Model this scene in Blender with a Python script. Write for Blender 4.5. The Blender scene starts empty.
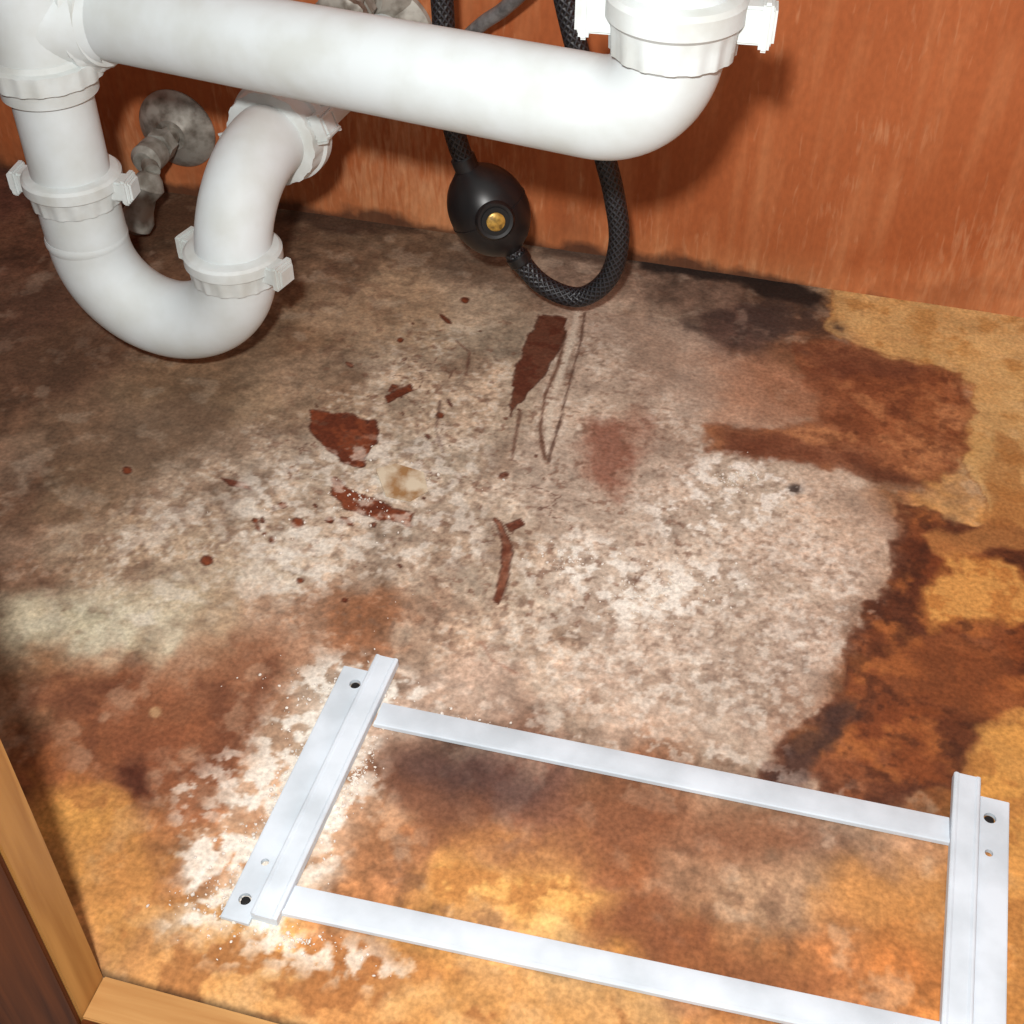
import bpy, bmesh, math, random
import numpy as np
from mathutils import Vector, Matrix
random.seed(4); rng=np.random.RandomState(7)
sc=bpy.context.scene
sc.view_settings.view_transform='Standard'
sc.view_settings.look='None'

# ---------------------------------------------------------------- camera solve
F=1290.0
def nrm(v): v=np.array(v,float); return v/np.linalg.norm(v)
XC=nrm([6762,1262,-1290]); YC=np.array([470,-1197,1290.]); YC=nrm(YC-XC*np.dot(YC,XC)); ZC=np.cross(XC,YC)
CAM=np.array([0.0,-0.8,0.5])
RGT=np.array([XC[0],YC[0],ZC[0]]); DWN=np.array([XC[1],YC[1],ZC[1]]); FWD=np.array([XC[2],YC[2],ZC[2]])
cd=bpy.data.cameras.new("camera"); cam=bpy.data.objects.new("camera",cd); sc.collection.objects.link(cam)
cd.sensor_width=36; cd.lens=F/1024*36; cd.clip_start=0.01
M=Matrix.Identity(4)
for i in range(3):
    M[i][0]=RGT[i]; M[i][1]=-DWN[i]; M[i][2]=-FWD[i]; M[i][3]=CAM[i]
cam.matrix_world=M; sc.camera=cam
def on(u,v,axis,val):
    d=RGT*(u-512)+DWN*(v-512)+FWD*F
    t=(val-CAM[axis])/d[axis]
    return CAM+d*t
def fl(u,v,z=0.0): return on(u,v,2,z)

# ---------------------------------------------------------------- materials
def s2l(c):
    c=np.asarray(c,float)
    return np.where(c<=0.04045,c/12.92,((c+0.055)/1.055)**2.4)
def rgb(r,g,b): return tuple(s2l(np.array([r,g,b])/255.0))+(1.0,)
def newmat(name):
    m=bpy.data.materials.new(name); m.use_nodes=True
    nt=m.node_tree; b=nt.nodes["Principled BSDF"]
    return m,nt,b
def simple(name,col,rough=.4,metal=0,nscale=60,namt=.08,bump=.05,col2=None,bdist=.001,spec=.5):
    m,nt,b=newmat(name)
    tc=nt.nodes.new("ShaderNodeTexCoord")
    n=nt.nodes.new("ShaderNodeTexNoise"); n.inputs["Scale"].default_value=nscale; n.inputs["Detail"].default_value=6
    nt.links.new(tc.outputs["Object"],n.inputs["Vector"])
    r=nt.nodes.new("ShaderNodeValToRGB")
    c=rgb(*col); c2=rgb(*(col2 or [k*(1-namt) for k in col]))
    r.color_ramp.elements[0].position=.35; r.color_ramp.elements[0].color=c2
    r.color_ramp.elements[1].position=.6; r.color_ramp.elements[1].color=c
    nt.links.new(n.outputs["Fac"],r.inputs["Fac"]); nt.links.new(r.outputs["Color"],b.inputs["Base Color"])
    b.inputs["Roughness"].default_value=rough; b.inputs["Metallic"].default_value=metal; b.inputs["Specular IOR Level"].default_value=spec
    bp=nt.nodes.new("ShaderNodeBump"); bp.inputs["Strength"].default_value=bump; bp.inputs["Distance"].default_value=bdist
    nt.links.new(n.outputs["Fac"],bp.inputs["Height"]); nt.links.new(bp.outputs["Normal"],b.inputs["Normal"])
    return m
PVC=simple("pvc_white",(208,216,218),.6,0,30,.07,.05,spec=.3,col2=(196,202,200))
PVC2=simple("pvc_nut_white",(206,213,213),.65,0,45,.07,.08,spec=.3,col2=(188,192,188))
STEEL=simple("dull_grey_metal",(168,165,156),.5,.3,90,.4,.3,col2=(105,98,88))
ZINC=simple("zinc_grey",(160,160,152),.6,.15,90,.3,.3,col2=(112,108,98))
BLK=simple("black_plastic",(22,22,24),.38,0,60,.2,.05)
DARK=simple("dark_recess",(10,8,7),.8,0,60,.2,.05)
BRASS=simple("brass_screw",(190,150,70),.35,.4,300,.4,.2)
RACK=simple("white_powdercoat",(208,218,227),.8,0,35,.06,.08,col2=(188,198,206),spec=.2)
POW=simple("white_powder",(222,214,204),.9,0,200,.1,.1)
GREY=simple("grey_supply_tube",(135,135,135),.4,.3,150,.3,.2)
CHIP=simple("chip_paper",(205,192,168),.8,0,90,.2,.3,col2=(150,112,70))

def braid():
    m,nt,b=newmat("black_braid")
    uv=nt.nodes.new("ShaderNodeUVMap")
    outs=[]
    for sx,sy in((60,1300),(60,-1300)):
        vm=nt.nodes.new("ShaderNodeVectorMath"); vm.operation='DOT_PRODUCT'; vm.inputs[1].default_value=(sx*.8,sy,0)
        nt.links.new(uv.outputs[0],vm.inputs[0])
        s=nt.nodes.new("ShaderNodeMath"); s.operation='SINE'; nt.links.new(vm.outputs["Value"],s.inputs[0]); outs.append(s)
    mx=nt.nodes.new("ShaderNodeMath"); mx.operation='MAXIMUM'
    nt.links.new(outs[0].outputs[0],mx.inputs[0]); nt.links.new(outs[1].outputs[0],mx.inputs[1])
    r=nt.nodes.new("ShaderNodeValToRGB"); r.color_ramp.elements[0].position=.5; r.color_ramp.elements[0].color=rgb(12,12,14)
    r.color_ramp.elements[1].position=1; r.color_ramp.elements[1].color=rgb(44,46,52)
    nt.links.new(mx.outputs[0],r.inputs["Fac"]); nt.links.new(r.outputs["Color"],b.inputs["Base Color"])
    bp=nt.nodes.new("ShaderNodeBump"); bp.inputs["Strength"].default_value=.4; bp.inputs["Distance"].default_value=.001
    nt.links.new(mx.outputs[0],bp.inputs["Height"]); nt.links.new(bp.outputs["Normal"],b.inputs["Normal"])
    b.inputs["Roughness"].default_value=.45
    return m
BRAID=braid()

def wood(name,c1,c2,axis='Z',rough=.5,sc_=(60,60,4),spec=.3):
    m,nt,b=newmat(name)
    tc=nt.nodes.new("ShaderNodeTexCoord"); mp=nt.nodes.new("ShaderNodeMapping")
    mp.inputs["Scale"].default_value=sc_
    nt.links.new(tc.outputs["Object"],mp.inputs["Vector"])
    n=nt.nodes.new("ShaderNodeTexNoise"); n.inputs["Scale"].default_value=2.2; n.inputs["Detail"].default_value=8; n.inputs["Distortion"].default_value=.4
    nt.links.new(mp.outputs[0],n.inputs["Vector"])
    r=nt.nodes.new("ShaderNodeValToRGB"); r.color_ramp.elements[0].position=.3; r.color_ramp.elements[0].color=rgb(*c1)
    r.color_ramp.elements[1].position=.7; r.color_ramp.elements[1].color=rgb(*c2)
    nt.links.new(n.outputs["Fac"],r.inputs["Fac"]); nt.links.new(r.outputs["Color"],b.inputs["Base Color"])
    bp=nt.nodes.new("ShaderNodeBump"); bp.inputs["Strength"].default_value=.15; bp.inputs["Distance"].default_value=.001
    nt.links.new(n.outputs["Fac"],bp.inputs["Height"]); nt.links.new(bp.outputs["Normal"],b.inputs["Normal"])
    b.inputs["Roughness"].default_value=rough; b.inputs["Specular IOR Level"].default_value=spec
    return m
W_LIGHT=wood("wood_raw_edge",(145,98,48),(180,132,72))
W_RAIL=wood("wood_rail_edge",(160,112,62),(192,148,92),sc_=(4,60,60))
W_DARK=wood("wood_stained_face",(60,28,10),(98,50,20),rough=.6,spec=.1)

def wallmat():
    m,nt,b=newmat("wall_laminate_reddish"); L=nt.links.new; N=nt.nodes.new
    tc=N("ShaderNodeTexCoord")
    def noise(scale,vec,detail=8,dist=0):
        mp=N("ShaderNodeMapping"); mp.inputs["Scale"].default_value=vec; L(tc.outputs["Object"],mp.inputs["Vector"])
        n=N("ShaderNodeTexNoise"); n.inputs["Scale"].default_value=scale; n.inputs["Detail"].default_value=detail; n.inputs["Distortion"].default_value=dist
        L(mp.outputs[0],n.inputs["Vector"]); return n
    def mrange(src,a,b_,c,d):
        r=N("ShaderNodeMapRange"); r.inputs["From Min"].default_value=a; r.inputs["From Max"].default_value=b_; r.inputs["To Min"].default_value=c; r.inputs["To Max"].default_value=d
        L(src,r.inputs["Value"]); return r.outputs[0]
    def add(x,y):
        a_=N("ShaderNodeMath"); a_.operation='ADD'; L(x,a_.inputs[0]); L(y,a_.inputs[1]); return a_.outputs[0]
    def mix(f,a_,c):
        x=N("ShaderNodeMix"); x.data_type='RGBA'; L(f,x.inputs[0]); L(a_,x.inputs[6]); x.inputs[7].default_value=c; return x.outputs[2]
    a=noise(5,(1,1,.8)); r=N("ShaderNodeValToRGB")
    r.color_ramp.elements[0].position=.35; r.color_ramp.elements[0].color=rgb(160,86,46)
    r.color_ramp.elements[1].position=.68; r.color_ramp.elements[1].color=rgb(186,108,64)
    L(a.outputs["Fac"],r.inputs["Fac"])
    sep=N("ShaderNodeSeparateXYZ"); L(tc.outputs["Object"],sep.inputs[0])
    # soft broad vertical water streaks, then sparse scuffs inside worn patches
    w=noise(22,(3.2,1,.35),4,.1)
    col=mix(mrange(w.outputs["Fac"],.48,.72,0,.30),r.outputs["Color"],rgb(214,150,102))
    s=noise(45,(6,1,1.0),7,.5); patch=noise(7,(1.3,1,.8),5)
    q=add(add(s.outputs["Fac"],mrange(patch.outputs["Fac"],.35,.7,-.26,.18)),mrange(sep.outputs["Z"],0,.14,.10,-.07))
    col=mix(mrange(q,.50,.85,0,.62),col,rgb(214,162,120))
    lw=add(patch.outputs["Fac"],mrange(sep.outputs["Z"],0,.09,.25,-.35))
    col=mix(mrange(lw,.5,.85,0,.60),col,rgb(204,138,90))
    st=add(noise(16,(1,1,1.6),6).outputs["Fac"],mrange(sep.outputs["Z"],0,.07,.06,-.20))
    col=mix(mrange(st,.52,.68,0,.32),col,rgb(120,68,42))
    g=noise(30,(1,1,1),8)
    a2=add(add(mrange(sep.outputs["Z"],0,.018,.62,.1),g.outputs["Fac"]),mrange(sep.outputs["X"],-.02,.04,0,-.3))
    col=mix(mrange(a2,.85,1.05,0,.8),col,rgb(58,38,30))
    f=noise(300,(1,1,.5),3)
    vm=N("ShaderNodeVectorMath"); vm.operation='SCALE'; L(col,vm.inputs[0]); L(mrange(f.outputs["Fac"],.3,.7,.90,1.08),vm.inputs["Scale"])
    L(vm.outputs[0],b.inputs["Base Color"])
    bp=N("ShaderNodeBump"); bp.inputs["Strength"].default_value=.08; bp.inputs["Distance"].default_value=.0006
    L(s.outputs["Fac"],bp.inputs["Height"]); L(bp.outputs["Normal"],b.inputs["Normal"])
    b.inputs["Roughness"].default_value=.75; b.inputs["Specular IOR Level"].default_value=.25
    return m
WALL=wallmat()

# ---------------------------------------------------------------- mesh helpers
def obj_from_bm(bm,name,mat,parent=None,smooth=True,ang=40):
    bmesh.ops.recalc_face_normals(bm,faces=bm.faces)
    me=bpy.data.meshes.new(name); bm.to_mesh(me); bm.free()
    o=bpy.data.objects.new(name,me); sc.collection.objects.link(o)
    me.materials.append(mat)
    if smooth:
        for p in me.polygons: p.use_smooth=True
        try: me.set_sharp_from_angle(angle=math.radians(ang))
        except Exception: pass
    if parent: o.parent=parent
    return o
def empty(name):
    e=bpy.data.objects.new(name,None); sc.collection.objects.link(e); e.empty_display_size=.02; return e
def box(name,lo,hi,mat,parent=None,bev=.001):
    bm=bmesh.new(); bmesh.ops.create_cube(bm,size=1)
    for v in bm.verts:
        v.co=Vector([lo[i]+(v.co[i]+.5)*(hi[i]-lo[i]) for i in range(3)])
    if bev: bmesh.ops.bevel(bm,geom=bm.edges[:],offset=bev,segments=2,affect='EDGES')
    return obj_from_bm(bm,name,mat,parent,ang=35)
def frame_from(d):
    d=Vector(d).normalized(); a=Vector((0,0,1)) if abs(d.z)<.9 else Vector((1,0,0))
    u=d.cross(a).normalized(); v=d.cross(u).normalized(); return d,u,v
def tube(name,pts,rad,mat,parent=None,n=32,cap=True):
    pts=[Vector(p) for p in pts]; bm=bmesh.new(); uvl=bm.loops.layers.uv.new("UVMap")
    T=[]
    for i in range(len(pts)):
        a=pts[max(0,i-1)]; b=pts[min(len(pts)-1,i+1)]; T.append((b-a).normalized())
    _,u,_=frame_from(T[0]); rings=[]; L=0; Ls=[]
    for i,p in enumerate(pts):
        if i: L+=(p-pts[i-1]).length
        Ls.append(L)
        u=(u-T[i]*u.dot(T[i])).normalized(); v=T[i].cross(u)
        r=rad(i/(len(pts)-1)) if callable(rad) else rad
        rings.append([bm.verts.new(p+(u*math.cos(2*math.pi*k/n)+v*math.sin(2*math.pi*k/n))*r) for k in range(n)])
    for i in range(len(rings)-1):
        for k in range(n):
            f=bm.faces.new([rings[i][k],rings[i][(k+1)%n],rings[i+1][(k+1)%n],rings[i+1][k]])
            uvs=[(k/n*7.853,Ls[i]),((k+1)/n*7.853,Ls[i]),((k+1)/n*7.853,Ls[i+1]),(k/n*7.853,Ls[i+1])]
            for l,q in zip(f.loops,uvs): l[uvl].uv=(q[0]*0.1667*1.0,q[1])
    if cap: bm.faces.new(rings[0][::-1]); bm.faces.new(rings[-1])
    return obj_from_bm(bm,name,mat,parent)
def lathe_bm(bm,origin,axis,prof,n=64,rib=0,ribn=24,ribr=None):
    d,u,v=frame_from(axis); o=Vector(origin); rings=[]
    for (h,r) in prof:
        ring=[]
        for k in range(n):
            a=2*math.pi*k/n; rr=r
            if rib and ribr and ribr[0]<=h<=ribr[1]:
                rr=r+(rib if math.sin(a*ribn)>0 else 0)
            ring.append(bm.verts.new(o+d*h+(u*math.cos(a)+v*math.sin(a))*rr))
        rings.append(ring)
    for i in range(len(rings)-1):
        for k in range(n): bm.faces.new([rings[i][k],rings[i][(k+1)%n],rings[i+1][(k+1)%n],rings[i+1][k]])
    bm.faces.new(rings[0][::-1]); bm.faces.new(rings[-1])
def lathe(name,origin,axis,prof,mat,parent=None,n=64,**k):
    bm=bmesh.new(); lathe_bm(bm,origin,axis,prof,n,**k); return obj_from_bm(bm,name,mat,parent,ang=35)
def add_box_oriented(bm,c,ax,ay,az,sx,sy,sz,bev=.0012):
    t=bmesh.new(); bmesh.ops.create_cube(t,size=1)
    for v in t.verts: v.co=Vector(c)+ax*(v.co.x*sx)+ay*(v.co.y*sy)+az*(v.co.z*sz)
    bmesh.ops.bevel(t,geom=t.edges[:],offset=bev,segments=2,affect='EDGES')
    me=bpy.data.meshes.new("t"); t.to_mesh(me); t.free(); bm.from_mesh(me); bpy.data.meshes.remove(me)
def nut(name,c,axis,parent,r=.0285,h=.022,lugdir=(1,0,0),lug=.041,flange=True,lw=.013):
    bm=bmesh.new(); d=Vector(axis).normalized()
    prof=[(-h/2,r-.003),(-h/2+.001,r-.0005),(-h*.12,r),(h*.05,r+.001),(h*.12,r+.0028),(h*.42,r+.0028),(h*.5,r+.0012),(h*.5+.001,r-.003)]
    lathe_bm(bm,c,d,prof,96,rib=.0008,ribn=16,ribr=(-h/2+.0005,-h*.1))
    l=Vector(lugdir); l=(l-d*l.dot(d)).normalized(); w=d.cross(l)
    for s in(1,-1):
        cc=Vector(c)+l*s*((r+lug)/2-.001)+d*(h*.1)
        add_box_oriented(bm,cc,l,w,d,(lug-r)+.006,lw,h*.62)
        cc=Vector(c)+l*s*(lug-.002)+d*(h*.1)
        add_box_oriented(bm,cc,l,w,d,.0045,lw+.003,h*.80)
    return obj_from_bm(bm,name,PVC2,parent,ang=30)
def arc(c,u,v,R,a0,a1,n=20):
    c=Vector(c);u=Vector(u);v=Vector(v)
    return [c+u*R*math.cos(a0+(a1-a0)*i/n)+v*R*math.sin(a0+(a1-a0)*i/n) for i in range(n+1)]
def fillet(A,K,B,R,n=20):
    A=Vector(A);K=Vector(K);B=Vector(B); a=(A-K).normalized(); b=(B-K).normalized()
    ang=a.angle(b); t=R/math.tan(ang/2); c=K+(a+b).normalized()*(R/math.sin(ang/2))
    p=K+a*t-c; q=K+b*t-c; w=p.angle(q); out=[A]
    for i in range(n+1):
        s=i/n; out.append(c+(p*math.sin((1-s)*w)+q*math.sin(s*w))/math.sin(w))
    out.append(B); return out
def spline(pts,n=14):
    pts=[Vector(p) for p in pts]; out=[]
    P=[pts[0]*2-pts[1]]+pts+[pts[-1]*2-pts[-2]]
    for i in range(1,len(P)-2):
        for k in range(n):
            t=k/n
            out.append(.5*((2*P[i])+(P[i+1]-P[i-1])*t+(2*P[i-1]-5*P[i]+4*P[i+1]-P[i+2])*t*t+(3*P[i]-P[i-1]-3*P[i+1]+P[i+2])*t**3))
    out.append(pts[-1]); return out

# ---------------------------------------------------------------- floor
x0,x1,y0,y1=-.66,.42,-.5945,0.0
dx=.0011
nx=int((x1-x0)/dx)+1; ny=int((y1-y0)/dx)+1
gx,gy=np.meshgrid(np.linspace(x0,x1,nx),np.linspace(y0,y1,ny))
GX=gx.ravel(); GY=gy.ravel()
def vnoise(x,y,f,seed):
    g=np.random.RandomState(seed).rand(256,256)
    X=(x+3)*f; Y=(y+3)*f; xi=np.floor(X).astype(int); yi=np.floor(Y).astype(int); fx=X-xi; fy=Y-yi
    fx=fx*fx*(3-2*fx); fy=fy*fy*(3-2*fy); xi%=255; yi%=255
    return (g[yi,xi]*(1-fx)+g[yi,xi+1]*fx)*(1-fy)+(g[yi+1,xi]*(1-fx)+g[yi+1,xi+1]*fx)*fy
def fbm(f,o,seed,x=None,y=None):
    x=GX if x is None else x; y=GY if y is None else y
    s=0;a=1;t=0
    for i in range(o):
        s=s+a*vnoise(x*1.0+y*.13*(i%3),y-x*.11*(i%2),f*2**i,seed*17+i); t+=a; a*=.55
    return s/t
def sst(a,b,x):
    t=np.clip((x-a)/(b-a),0,1); return t*t*(3-2*t)
w1=fbm(18,5,1)-.5; w2=fbm(18,5,2)-.5
WX=GX+w1*.05; WY=GY+w2*.05
f1=fbm(90,4,3)-.5; f2=fbm(90,4,4)-.5
SX=GX+w1*.012+f1*.008; SY=GY+w2*.012+f2*.008
cp=[(0,200,92,60,48),(60,230,96,66,50),(150,205,96,72,54),(220,225,100,76,58),(300,225,100,78,60),(400,240,118,96,76),(500,262,126,106,88),(600,272,132,112,96),(700,290,114,94,80),(790,300,88,68,54),(880,312,205,164,106),(960,328,212,172,116),(1020,338,212,174,120),
(20,320,102,74,58),(80,340,108,82,62),(180,380,132,108,84),(300,320,134,110,86),(350,270,116,92,72),(400,300,158,134,108),(480,310,164,146,124),(600,330,172,154,136),(680,330,150,130,112),(750,325,98,76,66),(815,345,130,90,64),(880,335,200,158,102),(960,350,208,168,106),(1010,370,210,170,106),
(20,400,106,78,60),(80,420,118,92,72),(160,430,130,106,86),(240,400,146,124,100),(300,390,156,132,108),(400,400,170,150,128),(480,400,172,152,130),(600,400,178,158,138),(700,380,172,148,128),(780,390,164,124,98),(860,400,150,94,60),(930,400,150,94,56),(1000,420,198,154,92),
(20,480,108,80,62),(80,480,126,102,80),(180,500,146,124,104),(250,470,166,146,126),(430,460,180,164,144),(550,470,178,160,142),(680,440,176,156,138),(760,480,194,180,160),(830,490,184,162,140),(900,490,148,106,74),(950,495,188,140,82),(1010,480,184,142,82),
(20,560,126,96,76),(100,560,158,134,110),(200,560,168,146,122),(300,560,180,162,142),(400,560,178,158,138),(500,560,182,164,144),(600,590,192,176,158),(700,560,190,174,156),(800,560,186,164,144),(870,550,174,150,128),(915,560,118,64,40),(965,590,208,150,80),(1015,530,170,112,60),
(15,640,164,152,126),(80,635,190,182,154),(150,620,176,160,132),(200,640,162,136,108),(300,620,156,122,98),(370,610,150,102,72),(450,630,172,146,124),(550,640,176,154,134),(700,640,182,162,144),(800,640,178,156,138),(860,655,122,78,52),(920,640,120,64,34),(990,650,132,74,38),
(30,690,132,94,66),(100,690,138,88,60),(180,700,140,88,58),(260,690,156,114,86),(330,700,172,148,128),(450,690,172,148,130),(600,700,170,148,130),(730,720,172,152,134),(810,720,128,96,76),(880,720,100,56,36),(950,720,124,72,38),(1010,740,198,140,70),
(40,760,132,80,48),(120,760,122,72,48),(200,770,136,86,58),(260,770,168,134,108),(350,780,154,118,92),(440,785,104,76,62),(520,790,120,84,68),(620,810,130,84,58),(720,820,138,104,80),(800,800,144,110,88),(870,840,152,114,86),(930,760,130,76,42),(1000,775,196,140,70),
(80,810,198,142,76),(60,860,184,128,66),(140,850,162,108,66),(200,850,168,122,88),(320,850,164,128,100),(400,860,152,104,70),(470,880,202,146,84),(540,890,216,164,92),(620,890,152,98,62),(700,880,144,108,82),(770,890,160,128,100),(850,880,182,130,80),(910,900,182,126,72),(910,960,166,104,56),(820,960,160,104,62),
(130,930,186,132,78),(200,950,188,140,90),(260,970,196,146,90),(350,980,170,112,64),(450,990,178,126,70),(550,1010,192,140,80),(650,1020,192,140,80),(170,1000,196,144,86),(350,930,162,110,70),(500,940,192,134,74),(600,960,182,128,68),(700,980,148,94,56),
(-80,300,90,64,52),(-80,500,98,72,58),(1100,450,198,156,92),(1100,700,192,135,70),(1100,900,188,130,70),(700,1100,188,135,75),(1000,1000,182,124,66),(-50,700,124,80,54),(1100,360,206,168,106)]
C=np.zeros((GX.size,3)); Wt=np.zeros(GX.size)
for (u,v,r,g,b) in cp:
    p=fl(u,v); d2=(WX-p[0])**2+((WY-p[1])*.9)**2
    w=1/(d2+.010**2)**2.6; Wt+=w; C+=w[:,None]*np.array([r,g,b])
C/=Wt[:,None]; C/=255.0
Hh=np.zeros(GX.size)
def polymask(pix,soft=.003,warp='s',amp=0.0,nf=60,seed=9,thr=None):
    P=[fl(u,v)[:2] for u,v in pix]; P=np.array(P)
    ax,ay=(SX,SY) if warp=='s' else ((WX,WY) if warp=='w' else (GX,GY))
    m=np.zeros(GX.size); pad=soft+.02+amp
    idx=np.where((ax>P[:,0].min()-pad)&(ax<P[:,0].max()+pad)&(ay>P[:,1].min()-pad)&(ay<P[:,1].max()+pad))[0]
    if idx.size==0: return m
    x=ax[idx];y=ay[idx]; d=np.full(idx.size,1e9); ins=np.zeros(idx.size,bool); n=len(P)
    for i in range(n):
        a=P[i];b=P[(i+1)%n]; e=b-a; L=max(e@e,1e-12)
        t=np.clip(((x-a[0])*e[0]+(y-a[1])*e[1])/L,0,1)
        d=np.minimum(d,np.hypot(x-a[0]-t*e[0],y-a[1]-t*e[1]))
        cnd=((a[1]>y)!=(b[1]>y)); xi=a[0]+(y-a[1])*e[0]/(e[1] if abs(e[1])>1e-12 else 1e-12)
        ins^=(cnd&(x<xi))
    sd=np.where(ins,d,-d)
    if amp: sd=sd+(fbm(nf,4,seed,GX[idx],GY[idx])-.5)*2*amp
    m[idx]=sst(-soft,soft,sd); return m
def ell(u,v,ru,rv,ang=0,n=16):
    a=math.radians(ang); o=[]
    for k in range(n):
        t=2*math.pi*k/n; p=ru*math.cos(t); q=rv*math.sin(t)
        o.append((u+p*math.cos(a)-q*math.sin(a),v+p*math.sin(a)+q*math.cos(a)))
    return o
def paint(mask,col,alpha=1.0):
    global C
    m=(mask*alpha)[:,None]; C=C*(1-m)+np.array(col)/255.0*m
def edge(m): return 4*m*(1-m)

n_med=fbm(45,5,11); n_fin=fbm(220,3,12); n_lo=fbm(9,4,13); n_mid2=fbm(110,4,14)
C*= (1+(n_med-.5)[:,None]*.58)
C*= (1+(n_fin-.5)[:,None]*.42)
paint(sst(.54,.70,fbm(26,5,21)),(104,76,56),.28)
paint(sst(.56,.70,fbm(16,5,23)),(208,190,166),.20)
paint(sst(.60,.70,n_mid2)*sst(.45,.6,n_lo),(88,60,46),.3)
paint(sst(.58,.72,fbm(60,5,22)),(208,196,176),.26)
m=polymask([(835,283),(1150,335),(1150,560),(990,520),(965,470),(968,385),(930,365),(870,350),(825,330)],.002,'s',.004)
paint(m,(206,168,108),.55); paint(edge(m),(120,74,42),.35)
paint(m*sst(.5,.7,fbm(70,4,31)),(178,128,70),.6)
paint(m*sst(.55,.7,fbm(30,4,32)),(224,190,130),.5)
m=polymask([(560,300),(700,330),(800,420),(880,490),(898,520),(880,590),(850,660),(800,740),(760,765),(600,700),(520,500)],.006,'s',.006)
paint(m,(190,172,156),.34)
# gritty crust over the pale sheet
crust=polymask([(230,440),(420,330),(600,330),(740,440),(870,500),(860,620),(780,740),(600,700),(430,660),(250,600),(60,640),(60,540)],.03,'w')
g1=fbm(330,2,24); paint(crust*sst(.54,.72,g1)*sst(.38,.56,n_med),(222,214,200),.50); paint(crust*sst(.60,.78,1-g1),(112,90,76),.45)
# red-brown stain upper right
m=polymask([(800,345),(850,345),(905,362),(955,372),(968,420),(962,470),(905,482),(850,474),(815,462),(760,455),(712,452),(712,430),(760,430),(810,425),(830,400),(810,380)],.005,'s',.008)
paint(m,(150,90,56),.70); paint(edge(m),(98,52,32),.40); paint(m*sst(.45,.65,fbm(40,4,33)),(108,60,38),.6); paint(m*sst(.50,.68,fbm(55,4,34)),(192,134,88),.6)
paint(m*sst(.5,.7,fbm(140,4,38)),(84,46,30),.4)
m=polymask([(700,360),(800,370),(830,400),(800,425),(720,420)],.02,'s',.012); paint(m,(170,120,90),.45)
m2=polymask([(800,350),(860,345),(930,370),(900,385),(820,370)],.008,'s',.008); paint(m2,(92,52,38),.6)
paint(polymask(ell(748,442,32,15,5),.009,'s',.006),(94,54,38),.7)
paint(polymask(ell(800,452,60,10,8),.009,'s',.006),(110,64,44),.6)
paint(polymask(ell(885,476,40,8,18),.006,'s',.006),(84,50,36),.6)
# lower right big dark band
m=polymask([(905,505),(950,520),(1010,520),(1080,560),(1080,700),(1015,715),(985,730),(955,790),(900,800),(770,775),(785,745),(835,690),(850,640),(880,590),(893,545)],.004,'s',.009)
paint(m,(118,62,34),.75); paint(edge(m),(72,38,26),.5); paint(m*sst(.42,.62,fbm(35,5,35)),(72,38,26),.65); paint(m*sst(.5,.7,fbm(50,4,36)),(168,102,54),.7)
paint(m*sst(.52,.66,fbm(130,4,39)),(54,30,22),.45)
m=polymask([(925,590),(950,560),(1000,560),(1040,590),(1040,625),(975,622),(930,625)],.004,'s',.009)
paint(m,(214,158,86),.85); paint(edge(m),(116,62,30),.4); paint(m*sst(.5,.62,fbm(90,4,37)),(168,106,52),.6)
m=polymask([(925,535),(960,528),(1000,500),(1040,480),(1040,545),(985,550),(940,552)],.003,'s',.006)
paint(m,(196,140,80),.6)
m=polymask([(880,640),(960,635),(1015,655),(1020,705),(960,720),(900,690)],.006,'s',.008)
paint(m,(146,84,46),.55)
m=polymask([(985,725),(1080,700),(1080,1100),(1000,1100),(1000,800),(965,790)],.003,'s',.007)
paint(m,(200,146,78),.65); paint(m*sst(.5,.64,fbm(80,4,40)),(152,98,50),.5)
paint(polymask([(770,775),(790,745),(840,690),(870,700),(820,750),(810,785)],.004,'s',.006),(56,42,40),.7)
paint(polymask([(1000,430),(1020,440),(1030,520),(990,530),(985,480)],.004,'s',.006),(150,98,52),.5)
# black mould along back
m=polymask([(625,250),(700,262),(790,272),(822,292),(820,312),(780,300),(730,280),(640,268)],.0045,'s',.006); paint(m,(30,24,22),.85)
m=polymask([(700,310),(760,300),(815,305),(830,330),(790,345),(740,338),(700,330)],.010,'s',.014); paint((m*(.35+1.0*sst(.4,.6,fbm(60,4,45)))).clip(0,1),(58,46,42),.72)
m=polymask([(290,205),(400,220),(430,236),(330,232),(285,222)],.006,'s',.008); paint(m,(60,42,32),.70)
m=polymask([(100,180),(290,205),(285,230),(130,240),(100,220)],.006,'s',.008); paint(m,(84,60,44),.5)
m=polymask([(0,290),(130,300),(150,370),(60,390),(0,370)],.02,'w',.01); paint(m,(84,62,50),.4)
m=polymask([(540,240),(625,252),(620,265),(545,256)],.006,'s',.008); paint(m,(66,52,44),.6)
m=polymask(ell(150,430,80,45,0),.03,'w',.01); paint(m,(108,88,70),.35)
m=polymask(ell(95,635,90,32,-3),.012,'w',.01); paint(m*sst(.35,.6,n_med),(206,200,176),.65)
m=polymask(ell(60,600,90,12,-8),.01,'w',.01); paint(m,(188,180,156),.4)
m=polymask(ell(200,575,100,10,-4),.01,'w',.01); paint(m,(192,180,158),.4)
m=polymask([(20,690),(120,665),(230,640),(300,640),(290,690),(240,730),(200,790),(150,800),(60,770)],.012,'s',.014)
paint(m,(130,78,52),.6); paint(m*sst(.5,.66,fbm(40,5,41)),(92,54,38),.55)
paint(m*sst(.52,.66,fbm(70,5,42)),(174,140,114),.5)
m=polymask(ell(375,608,60,20,5),.014,'s',.014); paint(m*sst(.35,.6,n_med),(148,96,66),.6)
m=polymask([(112,762),(140,765),(150,790),(128,800)],.003,'s',.004); paint(m,(70,34,22),.85)
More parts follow.
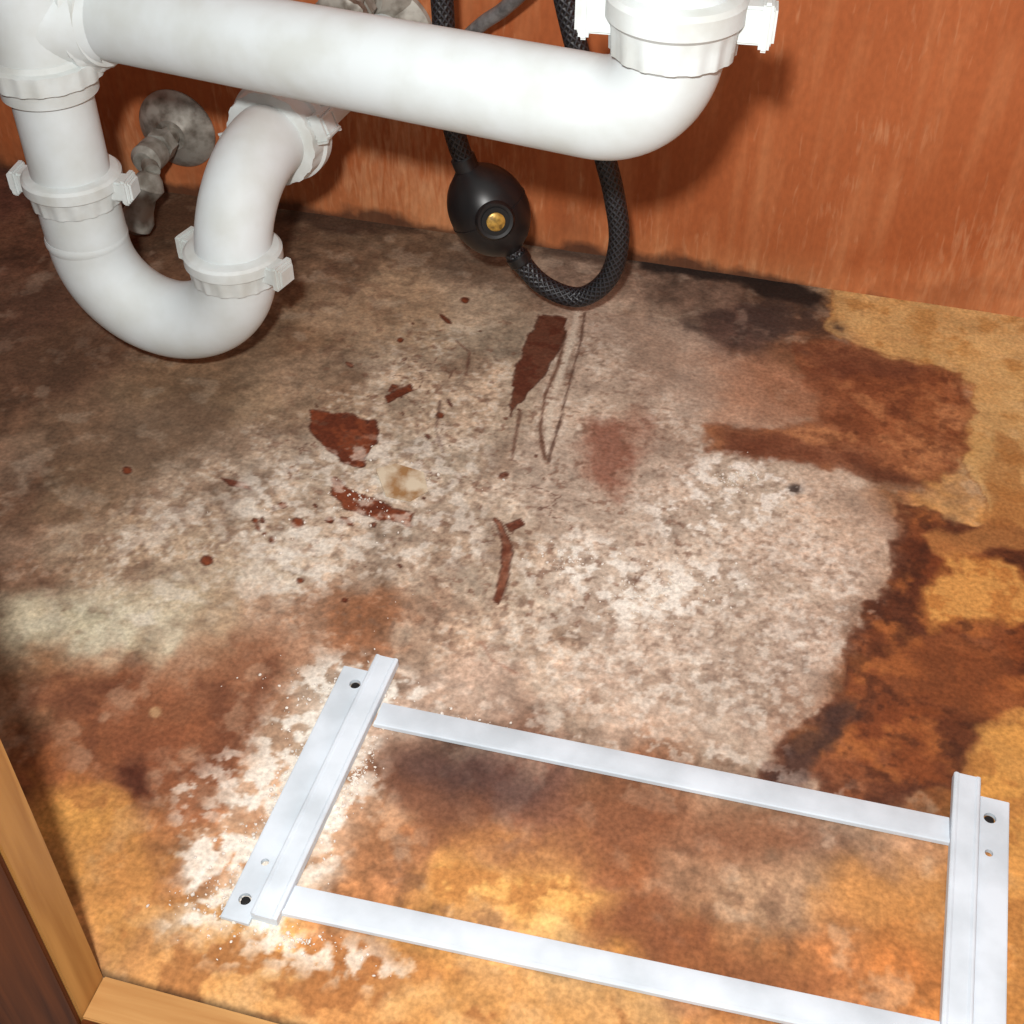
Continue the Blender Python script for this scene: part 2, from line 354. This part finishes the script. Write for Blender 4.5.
m=polymask([(10,760),(60,780),(110,790),(150,850),(190,900),(110,960),(60,870)],.006,'s',.01)
paint(m,(200,144,76),.5); paint(m*sst(.5,.62,fbm(60,5,43)),(146,94,52),.6)
m=polymask(ell(470,785,85,32,10),.014,'s',.012); paint(m,(72,50,46),.7)
m=polymask([(370,760),(500,810),(640,790),(800,830),(780,850),(640,850),(600,930),(430,850)],.012,'s',.014); paint(m,(128,80,54),.55)
m=polymask([(425,870),(480,860),(560,870),(620,895),(610,920),(520,915),(440,905)],.006,'s',.012)
paint(m,(218,164,92),.8); paint(m*sst(.50,.60,fbm(80,4,51)),(156,98,52),.6)
m=polymask([(850,860),(900,850),(940,880),(940,960),(860,930),(820,900)],.01,'s',.012); paint(m,(192,134,76),.6)
m=polymask(ell(650,930,60,22,12),.01,'s',.01); paint(m,(112,66,44),.6)
m=polymask([(600,860),(640,850),(660,900),(740,960),(840,980),(820,1010),(700,980),(620,930)],.01,'s',.012); paint(m,(128,78,50),.5)
m=polymask([(100,960),(230,925),(340,945),(520,990),(800,1060),(900,1200),(100,1200)],.008,'s',.012)
paint(m,(200,146,88),.5); paint(m*sst(.54,.62,fbm(70,3,52)),(142,90,50),.65); paint(m*sst(.56,.68,fbm(30,3,53)),(216,172,116),.5)
m=polymask(ell(380,960,80,16,12),.01,'s',.01); paint(m,(146,88,50),.5)
m=polymask([(590,425),(635,412),(658,430),(645,465),(615,495),(585,485),(580,455)],.010,'s',.010); paint(m,(144,96,76),.55)
paint(m*sst(.48,.6,n_med),(118,70,54),.5)
def rust(pix,soft=.0009,amp=.0025,col=(116,56,32),dep=.0006,halo=.55):
    global Hh
    mo=polymask(pix,soft*3,'g',amp+.001,90,61)
    m=polymask(pix,soft,'g',amp,90,61)
    paint(np.clip(mo-m,0,1),(200,186,168),halo)
    paint(m,col,.95); paint(m*sst(.5,.6,n_mid2),(84,40,26),.6); paint(edge(m),(54,28,20),.5)
    Hh=Hh-m*dep
rust([(308,408),(345,412),(374,420),(376,440),(362,466),(345,462),(322,442),(312,430)],amp=.0035)
rust([(334,478),(350,490),(385,502),(416,512),(412,526),(375,520),(345,508),(332,494)],amp=.0035)
rust([(538,314),(566,318),(562,345),(545,372),(520,400),(510,418),(512,375),(525,345)],col=(96,56,40),amp=.003)
rust([(494,518),(502,522),(512,545),(508,575),(498,604),(494,600),(503,565),(503,545)],amp=.002,col=(122,74,54))
rust([(505,524),(520,518),(524,524),(510,532)],amp=.0015,col=(110,64,48))
rust([(222,478),(248,482),(252,490),(230,486)],amp=.002,col=(120,74,56),dep=.0002)
for (u,v,r) in((298,523,7),(207,560,6),(283,505,4),(330,520,4),(255,520,3),(345,600,3),(127,470,4),(400,340,3),(465,300,4),(300,580,3),(440,415,4)):
    rust(ell(u,v,r,r*.8),amp=.001,dep=.0002)
rc=random.Random(12)
def scatter(u0,v0,su,sv,n,rmin,rmax,cols):
    for _ in range(n):
        u=rc.gauss(u0,su); v=rc.gauss(v0,sv); r=rmin+(rmax-rmin)*rc.random()**2.2
        k=rc.randint(5,7); an=rc.random()*3; st=rc.uniform(1,2.4); pts=[]
        for i in range(k):
            t=2*math.pi*i/k; rr=r*rc.uniform(.6,1.3); a,b=rr*math.cos(t)*st,rr*math.sin(t)*.8
            pts.append((u+a*math.cos(an)-b*math.sin(an),v+a*math.sin(an)+b*math.cos(an)))
        rust(pts,amp=.0008,col=rc.choice(cols),dep=.0002,halo=.3)
RC=[(118,66,44),(112,68,52),(134,88,68),(104,66,54)]
scatter(330,520,50,30,12,1.0,3.6,RC)
scatter(410,390,55,35,14,1.0,3.6,RC)
scatter(520,440,50,40,6,1.0,3.0,RC)
paint(polymask(ell(155,712,5,5),.001,'g',.001),(184,150,110),.7)
rust([(385,396),(410,384),(412,390),(388,402)],amp=.002)
paint(polymask(ell(795,489,7,5),.0025,'g',.001),(50,42,40),.8)
def line(pts,wd,col,al,soft=.0012,amp=.001):
    q=[(u-wd,v) for u,v in pts]+[(u+wd,v) for u,v in pts[::-1]]
    paint(polymask(q,soft,'g',amp,120,71),col,al)
line([(578,310),(572,340),(562,370),(552,400),(548,440)],3,(208,196,178),.8)
line([(585,312),(580,345),(570,380),(560,420),(548,462)],1.2,(70,45,35),.7,.0008)
line([(566,330),(558,365),(545,395),(540,430),(545,460)],1.5,(80,48,34),.7,.0008)
line([(520,410),(515,440),(512,460)],1.5,(80,50,38),.6,.0008)
line([(440,400),(436,430),(444,455)],1.2,(74,50,42),.6,.0008)
line([(455,340),(470,352),(466,375)],1.4,(90,56,44),.6,.0008)
line([(480,640),(492,660),(520,675)],1.4,(120,76,58),.5,.0008)
cr=np.abs(fbm(28,4,81,GX,GY*1.3)-.5); mk=polymask([(330,330),(600,300),(660,420),(720,560),(560,700),(420,640),(330,560),(230,490)],.03,'w')
paint((1-sst(.0,.008,cr))*mk*sst(.48,.60,fbm(22,3,82)),(92,62,50),.7)
paint(sst(.71,.75,fbm(150,3,83))*mk,(108,76,60),.5)
def powder(pix,al=.9,soft=.012,th=(.5,.6),f=170,seed=91):
    m=polymask(pix,soft,'s',.008); paint(m*sst(th[0],th[1],fbm(f,3,seed)),(230,225,214),al); return m
powder(ell(735,480,38,16,-5),th=(.42,.56)); powder(ell(665,590,80,36,-12),th=(.50,.60)); powder(ell(575,560,50,28),th=(.53,.62)); powder(ell(720,500,80,40,-10),th=(.55,.64))
powder([(330,650),(430,675),(450,700),(390,730),(350,800),(320,890),(270,935),(170,925),(180,850),(240,760),(280,690)],th=(.46,.59),seed=92,f=150,al=.85)
powder([(340,670),(385,690),(330,800),(270,925),(210,925),(230,870),(280,790)],th=(.40,.56),seed=88,f=70,al=.5,soft=.008)
powder([(350,735),(385,735),(375,800),(335,870),(310,870),(335,790)],th=(.42,.58),seed=93,f=150,al=.85)
powder([(180,870),(240,830),(250,880),(300,930),(430,965),(400,990),(250,960),(190,945)],th=(.46,.6),seed=94,f=150,al=.8)
powder([(230,480),(380,430),(480,440),(500,560),(330,590),(280,600),(240,540)],al=.55,th=(.48,.62),seed=95,f=160)
powder([(100,520),(300,470),(330,600),(120,640)],al=.35,th=(.5,.66),seed=99,f=90)
powder([(400,690),(700,740),(850,790),(600,760)],al=.45,th=(.53,.64),seed=96)
powder([(160,780),(240,740),(230,800),(180,830)],al=.6,th=(.54,.64),seed=98)
powder([(480,640),(800,500),(870,600),(780,740),(560,720)],al=.4,th=(.53,.66),seed=97,f=240)
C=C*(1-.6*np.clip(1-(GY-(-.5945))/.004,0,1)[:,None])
C=np.clip(C,.03,.97)
Hh=Hh-(1-sst(.45,.55,n_mid2))*.0002
LC=s2l(C)
verts=np.stack([GX,GY,np.minimum(Hh,0)],1)
I=np.arange(nx*ny).reshape(ny,nx)
quads=np.stack([I[:-1,:-1],I[:-1,1:],I[1:,1:],I[1:,:-1]],-1).reshape(-1,4)
me=bpy.data.meshes.new("floor"); me.vertices.add(len(verts)); me.vertices.foreach_set("co",verts.ravel().astype(np.float32))
me.loops.add(quads.size); me.loops.foreach_set("vertex_index",quads.ravel().astype(np.int32))
me.polygons.add(len(quads)); me.polygons.foreach_set("loop_start",(np.arange(len(quads))*4).astype(np.int32))
me.polygons.foreach_set("use_smooth",np.ones(len(quads),bool))
me.update(calc_edges=True)
ca=me.color_attributes.new("stain","FLOAT_COLOR","POINT")
ca.data.foreach_set("color",np.concatenate([LC,np.ones((len(LC),1))],1).ravel().astype(np.float32))
flo=bpy.data.objects.new("floor",me); sc.collection.objects.link(flo)
m,nt,b=newmat("stained_plywood"); N=nt.nodes.new; L=nt.links.new
at=N("ShaderNodeAttribute"); at.attribute_name="stain"; tc=N("ShaderNodeTexCoord")
n=N("ShaderNodeTexNoise"); n.inputs["Scale"].default_value=420; n.inputs["Detail"].default_value=5; L(tc.outputs["Object"],n.inputs["Vector"])
mr=N("ShaderNodeMapRange"); mr.inputs["From Min"].default_value=.3; mr.inputs["From Max"].default_value=.7; mr.inputs["To Min"].default_value=.76; mr.inputs["To Max"].default_value=1.22; L(n.outputs["Fac"],mr.inputs["Value"])
vm=N("ShaderNodeVectorMath"); vm.operation='SCALE'; L(at.outputs["Color"],vm.inputs[0]); L(mr.outputs[0],vm.inputs["Scale"])
L(vm.outputs[0],b.inputs["Base Color"])
n2=N("ShaderNodeTexNoise"); n2.inputs["Scale"].default_value=150; n2.inputs["Detail"].default_value=6; L(tc.outputs["Object"],n2.inputs["Vector"])
bp=N("ShaderNodeBump"); bp.inputs["Strength"].default_value=.32; bp.inputs["Distance"].default_value=.0012; L(n2.outputs["Fac"],bp.inputs["Height"]); L(bp.outputs["Normal"],b.inputs["Normal"])
b.inputs["Roughness"].default_value=.8; b.inputs["Specular IOR Level"].default_value=.2
me.materials.append(m)

# ---------------------------------------------------------------- cabinet shell
box("wall_back",(-.68,0.0,-.02),(.44,.012,.78),WALL,bev=0)
box("wall_left",(-.675,-.594,-.02),(-.66,0,.78),WALL,bev=0)
box("wall_right",(.42,-.594,-.02),(.435,0,.78),WALL,bev=0)
xs=fl(105,975)[0]
ff=empty("cabinet_face_frame")
def stile(name,xa,xb):
    box(name+"_core",(xa,-.6125,-.10),(xb,-.5942,.78),W_LIGHT,ff,.0006)
    box(name+"_face",(xa,-.6145,-.10),(xb-.0006,-.6126,.78),W_DARK,ff,.0004)
stile("stile_left",xs-.05,xs)
stile("stile_right",.39,.44)
box("bottom_rail",(xs+.0002,-.6125,-.10),(.3898,-.5942,.0010),W_RAIL,ff,.0005)
box("bottom_rail_face",(xs+.0005,-.6145,-.10),(.3895,-.6126,.0006),W_DARK,ff,.0004)
dr=empty("cabinet_door")
box("door_panel",(-.70,-.6135,-.10),(xs-.051,-.5960,.78),W_DARK,dr,.002)
box("door_rail_lower",(-.70,-.620,-.10),(xs-.051,-.6137,-.03),W_DARK,dr,.002)
box("door_stile_inner",(xs-.105,-.620,-.029),(xs-.051,-.6137,.78),W_DARK,dr,.002)

# ---------------------------------------------------------------- drain plumbing
R=.0228; XL=-.415; PY=-.2145
dp=empty("drain_pipe")
PL=Vector(on(100,14,1,-.202)); PR=Vector(on(600,108,1,-.260)); pd=(PR-PL).normalized()
TL=PL+pd*((XL-PL.x)/pd.x); TY=TL.y; TZ=TL.z
XR=-.0705; K=PL+pd*((XR-PL.x)/pd.x)
tube("horizontal_arm",fillet(TL+pd*.012,K,K+Vector((0,0,.07)),.036),R,PVC,dp,48)
tube("riser_right",[K+Vector((0,0,.055)),(K.x,K.y,.50)],.0195,PVC,dp,40)
lathe("riser_collar",K+Vector((0,0,.050)),(0,0,1),[(-.020,.0235),(-.018,.0252),(0,.0255),(.002,.0235)],PVC,dp)
nut("slip_nut_right",K+Vector((0,0,.044)),(0,0,1),dp,r=.0268,h=.026,lugdir=(1,0.10,0),lug=.0395)
tube("tee_body",[(XL,PY,TZ-.022),(XL,PY,TZ+.045)],.0262,PVC,dp,48)
tube("tee_branch",[(TL.x,PY,TZ),TL+pd*.030],.0258,PVC,dp,48)
tube("tee_riser",[(XL,PY,TZ+.03),(XL,PY,.50)],.0215,PVC,dp,40)
lathe("tee_branch_collar",TL+pd*.026,pd,[(-.006,.0265),(-.005,.0290),(.006,.0293),(.008,.0270),(.012,.026),(.013,.0235)],PVC2,dp,96,rib=.0006,ribn=20,ribr=(-.005,.006))
lathe("tee_top_collar",(XL,PY,TZ+.044),(0,0,1),[(-.006,.0265),(-.005,.0292),(.008,.0295),(.010,.024)],PVC2,dp)

pt=empty("p_trap")
FZ=.202
lathe("inlet_flange",(XL,PY,FZ-.004),(0,0,1),[(-.012,.0235),(-.011,.0262),(-.003,.0266),(-.002,.0300),(.008,.0300),(.009,.0275),(.012,.0265)],PVC2,pt,96,rib=.0007,ribn=18,ribr=(-.0025,.0085))
tube("inlet_tailpiece",[(XL,PY,FZ),(XL,PY,.13)],.0222,PVC,pt,40)
nut("slip_nut_inlet",(XL,PY,.129),(0,0,1),pt,r=.0255,h=.019,lugdir=(1,.10,0),lug=.0355)
Rb=.0470; cx=XL+.0005+Rb; zb=.0925
tube("j_bend",[(XL,PY,.125),(XL,PY,.11)]+arc((cx,PY,zb),(-1,0,0),(0,0,-1),Rb,0,math.pi,36)+[(cx+Rb,PY,.100)],.0236,PVC,pt,48)
lathe("j_bend_bead",(XL,PY,.0965),(0,0,1),[(-.003,.0236),(-.0012,.0242),(.0012,.0242),(.003,.0236)],PVC,pt)
nut("slip_nut_outlet",(cx+Rb,PY,.0945),(0,0,1),pt,r=.0258,h=.019,lugdir=(1,-.25,0),lug=.0365)
X2=cx+Rb
hd=Vector((.10,1,0)).normalized(); Re=.052; zc=.092
el=[(X2,PY,.085)]+[Vector((X2,PY,zc))+hd*(Re-Re*math.cos(a))+Vector((0,0,Re*math.sin(a))) for a in np.linspace(0,math.pi/2,20)]
e_end=el[-1]; el.append(e_end+hd*.02)
tube("trap_elbow",el,.0222,PVC,pt,48)
nut("slip_nut_wall_arm",e_end+hd*.013,hd,pt,r=.0285,h=.020,lugdir=(1,0,.35),lug=.0345,lw=.012)
w_end=e_end+hd*((0-e_end.y)/hd.y-.0005)
tube("wall_arm",[e_end+hd*.02,w_end],.0195,PVC,pt,40)
lathe("wall_arm_escutcheon",w_end,(0,-1,0),[(0,.036),(.003,.035),(.007,.024),(.008,.021)],STEEL,pt)

# ---------------------------------------------------------------- faucet hose + weight
HY=-.10
def hp(u,v,y=HY): return Vector(on(u,v,1,y))
fh=empty("faucet_hose")
a=[hp(425,-160),hp(436,-80),hp(442,0),hp(446,60),hp(453,125),hp(468,170),hp(489,212),hp(518,258),hp(545,286),hp(580,297),hp(608,278),hp(619,240),hp(614,195),hp(603,150),hp(588,90),hp(570,20),hp(556,-50),hp(545,-150)]
tube("braided_hose",spline(a,14),.0066,BRAID,fh,20)
wc=hp(489,210); wd=(hp(513,252)-hp(465,168)).normalized()
prof=[]
for i in range(25):
    t=-1+2*i/24; prof.append((t*.0305,max(.0075,.0252*math.sqrt(max(0,1-t*t*.97)))))
lathe("hose_weight",wc,wd,prof,BLK,fh,64)
lathe("weight_seam",wc,wd,[(-.0008,.0240),(-.0006,.0256),(.0006,.0256),(.0008,.0240)],BLK,fh,64)
fd=(Vector(CAM)-wc); fd=(fd-wd*fd.dot(wd)).normalized()
bm=bmesh.new(); lathe_bm(bm,wc+fd*.0215,fd,[(0,.0125),(.0022,.0125),(.0040,.0110),(.0036,.0090),(.0028,.0088)],40)
obj_from_bm(bm,"screw_boss",BLK,fh)
lathe("screw_recess",wc+fd*.0248,fd,[(0,.0090),(.0012,.0088)],DARK,fh,32)
bm=bmesh.new(); lathe_bm(bm,wc+fd*.0258,fd,[(0,.0058),(.001,.0058),(.0016,.0048)],32); obj_from_bm(bm,"weight_screw",BRASS,fh)
for nme,p,q in(("ferrule_upper",hp(462,156),hp(467,168)),("ferrule_lower",hp(516,254),hp(521,262))):
    dd=(q-p); lathe(nme,p,dd,[(0,.0070),(.001,.0078),(dd.length,.0078),(dd.length+.001,.007)],BLK,fh,32)

# ---------------------------------------------------------------- shutoff valves
def valve(u,v,rr):
    w=Vector(on(u,v,1,0.0))
    par=empty("shutoff_valve")
    lathe("escutcheon",w+Vector((0,-.0005,0)),(0,-1,0),[(0,rr),(.0015,rr),(.004,rr*.93),(.008,rr*.7),(.010,rr*.45),(.012,rr*.38)],STEEL,par,64)
    out=w+Vector((0,-.045,0))
    tube("stub",[w+Vector((0,-.008,0)),out],.0075,STEEL,par,24)
    lathe("compression_nut",w+Vector((0,-.022,0)),(0,-1,0),[(0,.009),(.001,.0115),(.011,.0115),(.012,.009)],ZINC,par,6)
    lathe("valve_body",w+Vector((0,-.036,0)),(0,-1,0),[(0,.009),(.002,.0115),(.016,.0115),(.02,.008)],ZINC,par,32)
    return par,w
vp,w=valve(178,128,.030)
vb=w+Vector((0,-.046,0))
h0=Vector(on(152,172,1,-.062)); h1_=Vector(on(133,232,1,-.078))
tube("stem",[vb,(vb+h0)/2+Vector((0,-.002,0)),h0],.006,ZINC,vp,20)
hl_=(h1_-h0); hdn=hl_.normalized(); k=hl_.length/.044
bm=bmesh.new(); lathe_bm(bm,h0,hdn,[(0,.005),(.004*k,.009),(.010*k,.0120),(.018*k,.0085),(.026*k,.0095),(.034*k,.0125),(.040*k,.0115),(.044*k,.005)],32)
obj_from_bm(bm,"oval_handle",ZINC,vp)
vp2,w2=valve(372,-8,.030)
vb2=w2+Vector((0,-.04,0))
lathe("oval_handle",vb2+Vector((0,-.010,0)),(0,-1,0),[(0,.006),(.003,.006),(.004,.019),(.011,.020),(.013,.017)],STEEL,vp2,64,rib=.0012,ribn=10,ribr=(.0035,.0115))
tube("outlet_port",[vb2+Vector((0,0,0)),vb2+Vector((.004,0,.02))],.007,STEEL,vp2,20)
sp=vp2
tube("grey_supply_tube",spline([Vector(on(455,75,1,-.03)),Vector(on(462,45,1,-.03)),Vector(on(482,24,1,-.035)),Vector(on(505,8,1,-.04)),Vector(on(540,-25,1,-.05)),Vector(on(600,-90,1,-.05))],10),.0045,GREY,sp,18)
tube("supply_tube_fitting",[Vector(on(455,75,1,-.03)),Vector(on(455,75,1,-.03))+Vector((0,.0296,-.002))],.006,ZINC,sp,18)

# ---------------------------------------------------------------- white pull-out slide rack
rk=empty("pull_out_shelf_frame")
def prism(name,prof,p0,p1,parent,mat=RACK,bev=.0006,holes=()):
    d=(Vector(p1)-Vector(p0)); d.z=0; dn=d.normalized(); s=Vector((dn.y,-dn.x,0)); bm=bmesh.new(); rings=[]
    for p in(p0,p1):
        rings.append([bm.verts.new(Vector((p[0],p[1],0))+s*a+Vector((0,0,z))) for a,z in prof])
    n=len(prof)
    for k in range(n): bm.faces.new([rings[0][k],rings[0][(k+1)%n],rings[1][(k+1)%n],rings[1][k]])
    bm.faces.new(rings[0][::-1]); bm.faces.new(rings[1])
    bmesh.ops.recalc_face_normals(bm,faces=bm.faces)
    bmesh.ops.bevel(bm,geom=bm.edges[:],offset=bev,segments=2,affect='EDGES')
    o=obj_from_bm(bm,name,mat,parent,ang=35)
    for (hx,hy,hr) in holes:
        c=bmesh.new(); bmesh.ops.create_cone(c,cap_ends=True,segments=24,radius1=hr,radius2=hr,depth=.03,matrix=Matrix.Translation((hx,hy,.004)))
        cm=bpy.data.meshes.new("c"); c.to_mesh(cm); c.free(); co=bpy.data.objects.new("c",cm); sc.collection.objects.link(co)
        md=o.modifiers.new("b",'BOOLEAN'); md.operation='DIFFERENCE'; md.object=co; md.solver='EXACT'
        bpy.context.view_layer.update()
        nm=bpy.data.meshes.new_from_object(o.evaluated_get(bpy.context.evaluated_depsgraph_get()))
        o.modifiers.clear(); o.data=nm; bpy.data.objects.remove(co)
    return o
zt=.0058
def V(u,v,z=0): p=fl(u,v,z); return Vector((p[0],p[1],0))
def chan(w,h):
    return [(-w,.0003),(-w,h-.0006),(-w+.0006,h),(-w+.0018,h),(-w+.0022,h-.0005),(w-.0022,h-.0005),(w-.0018,h),(w-.0006,h),(w,h-.0006),(w,.0003)]
prism("slide_left_member",chan(.0060,zt),V(387,656,zt),V(263,916,zt),rk,bev=.0002)
pl=[(-.0065,.0003),(-.0065,.0022),(-.0061,.0025),(.0061,.0025),(.0065,.0022),(.0065,.0003)]
hl=[V(355,684,.0025),V(265,862,.0025),V(245,899,.0025)]
prism("slide_left_plate",pl,V(356,668,.0025),V(234,920,.0025),rk,bev=.0002,holes=[(hl[0].x,hl[0].y,.0028),(hl[1].x,hl[1].y,.0018),(hl[2].x,hl[2].y,.0028)])
a0=V(968,774,zt); a1=Vector((a0.x-.004,-.565,0))
prism("slide_right_member",chan(.0060,zt),a0,a1,rk,bev=.0002)
b0=V(995,799,.0025); b1=Vector((b0.x-.004,-.565,0))
h1=V(990,818,.0025); h2=V(989,853,.0025)
prism("slide_right_plate",pl,b0,b1,rk,bev=.0002,holes=[(h1.x,h1.y,.0028),(h2.x,h2.y,.0018)])
rp=[(-.0072,.0003),(-.0072,.0028),(-.0068,.0031),(-.0052,.0031),(-.0047,.0022),(.0066,.0020),(.0072,.0017),(.0072,.0003)]
def railbar(nm,p,q): prism(nm,[(-a,z) for a,z in rp],p,q,rk,bev=.00015)
p=V(378,712,.003); q=V(950,829,.003); railbar("cross_bar_back",p,q)
p=V(284,897,.003); q=V(870,1022,.003); q=p+(q-p).normalized()*(.284); railbar("cross_bar_front",p,q)
for nm,u,v in(("hole_shade_left",355,684),("hole_shade_front_left",245,899),("hole_shade_right",990,818)):  # near-black discs stand in for the shade inside the plate holes
    c=V(u,v,.0025); lathe(nm,(c.x,c.y,.0003),(0,0,1),[(0,.0022),(.0006,.0022),(.0010,.0012)],DARK,rk,20)

# ---------------------------------------------------------------- residue grains & flake
def grains(name,regions,mat,smin,smax):
    bm=bmesh.new()
    for (u,v,ru,rv,ang,n) in regions:
        for _ in range(n):
            t=random.random()*6.283; k=abs(random.gauss(0,.5)); a=math.radians(ang)
            pu=k*ru*math.cos(t); pv=k*rv*math.sin(t)
            c=fl(u+pu*math.cos(a)-pv*math.sin(a),v+pu*math.sin(a)+pv*math.cos(a))
            if c[1]<-.59 or c[1]>-.004: continue
            s=smin+(smax-smin)*random.random()**3
            mt=Matrix.Translation((c[0],c[1],s*.35))@Matrix.Rotation(random.random()*6,4,'Z')@Matrix.Rotation(random.random()*3,4,'X')@Matrix.Diagonal((s,s*random.uniform(.5,1),s*random.uniform(.4,.8),1))
            bmesh.ops.create_icosphere(bm,subdivisions=1,radius=.6,matrix=mt)
    return obj_from_bm(bm,name,mat,None,smooth=False)
grains("powder_residue",[(290,790,40,150,27,620),(235,900,60,40,0,300),(355,780,22,90,25,260),(330,690,90,40,0,120),(735,480,45,18,-5,110),(665,590,95,40,-12,200),(570,560,50,30,0,90),(300,940,110,20,14,120),(450,720,120,14,12,60),(360,500,120,60,0,120)],POW,.0005,.0019)
bm=bmesh.new(); pts=[(376,472),(396,467),(424,475),(428,492),(410,502),(386,497)]
top=[bm.verts.new((fl(u,v)[0],fl(u,v)[1],.0010+.002*max(0,(495-v)/30))) for u,v in pts]
bot=[bm.verts.new((t.co.x,t.co.y,t.co.z-.0008)) for t in top]
bm.faces.new(top); bm.faces.new(bot[::-1])
for k in range(6): bm.faces.new([top[k],bot[k],bot[(k+1)%6],top[(k+1)%6]])
obj_from_bm(bm,"laminate_flake",CHIP,None,smooth=False)

# ---------------------------------------------------------------- light
def spot(name,loc,tgt,power,size,col):
    l=bpy.data.lights.new(name,'AREA'); l.shape='DISK'; l.size=size; l.energy=power; l.color=col
    o=bpy.data.objects.new(name,l); sc.collection.objects.link(o); o.location=loc
    o.rotation_euler=(Vector(tgt)-Vector(loc)).to_track_quat('-Z','Y').to_euler(); return o
spot("camera_flash",(-.030,-.82,.585),(-.14,-.08,.02),6.3,.03,(1,.985,.96))
w=bpy.data.worlds.new("world"); sc.world=w; w.use_nodes=True
w.node_tree.nodes["Background"].inputs[0].default_value=(1,.98,.95,1); w.node_tree.nodes["Background"].inputs[1].default_value=.54
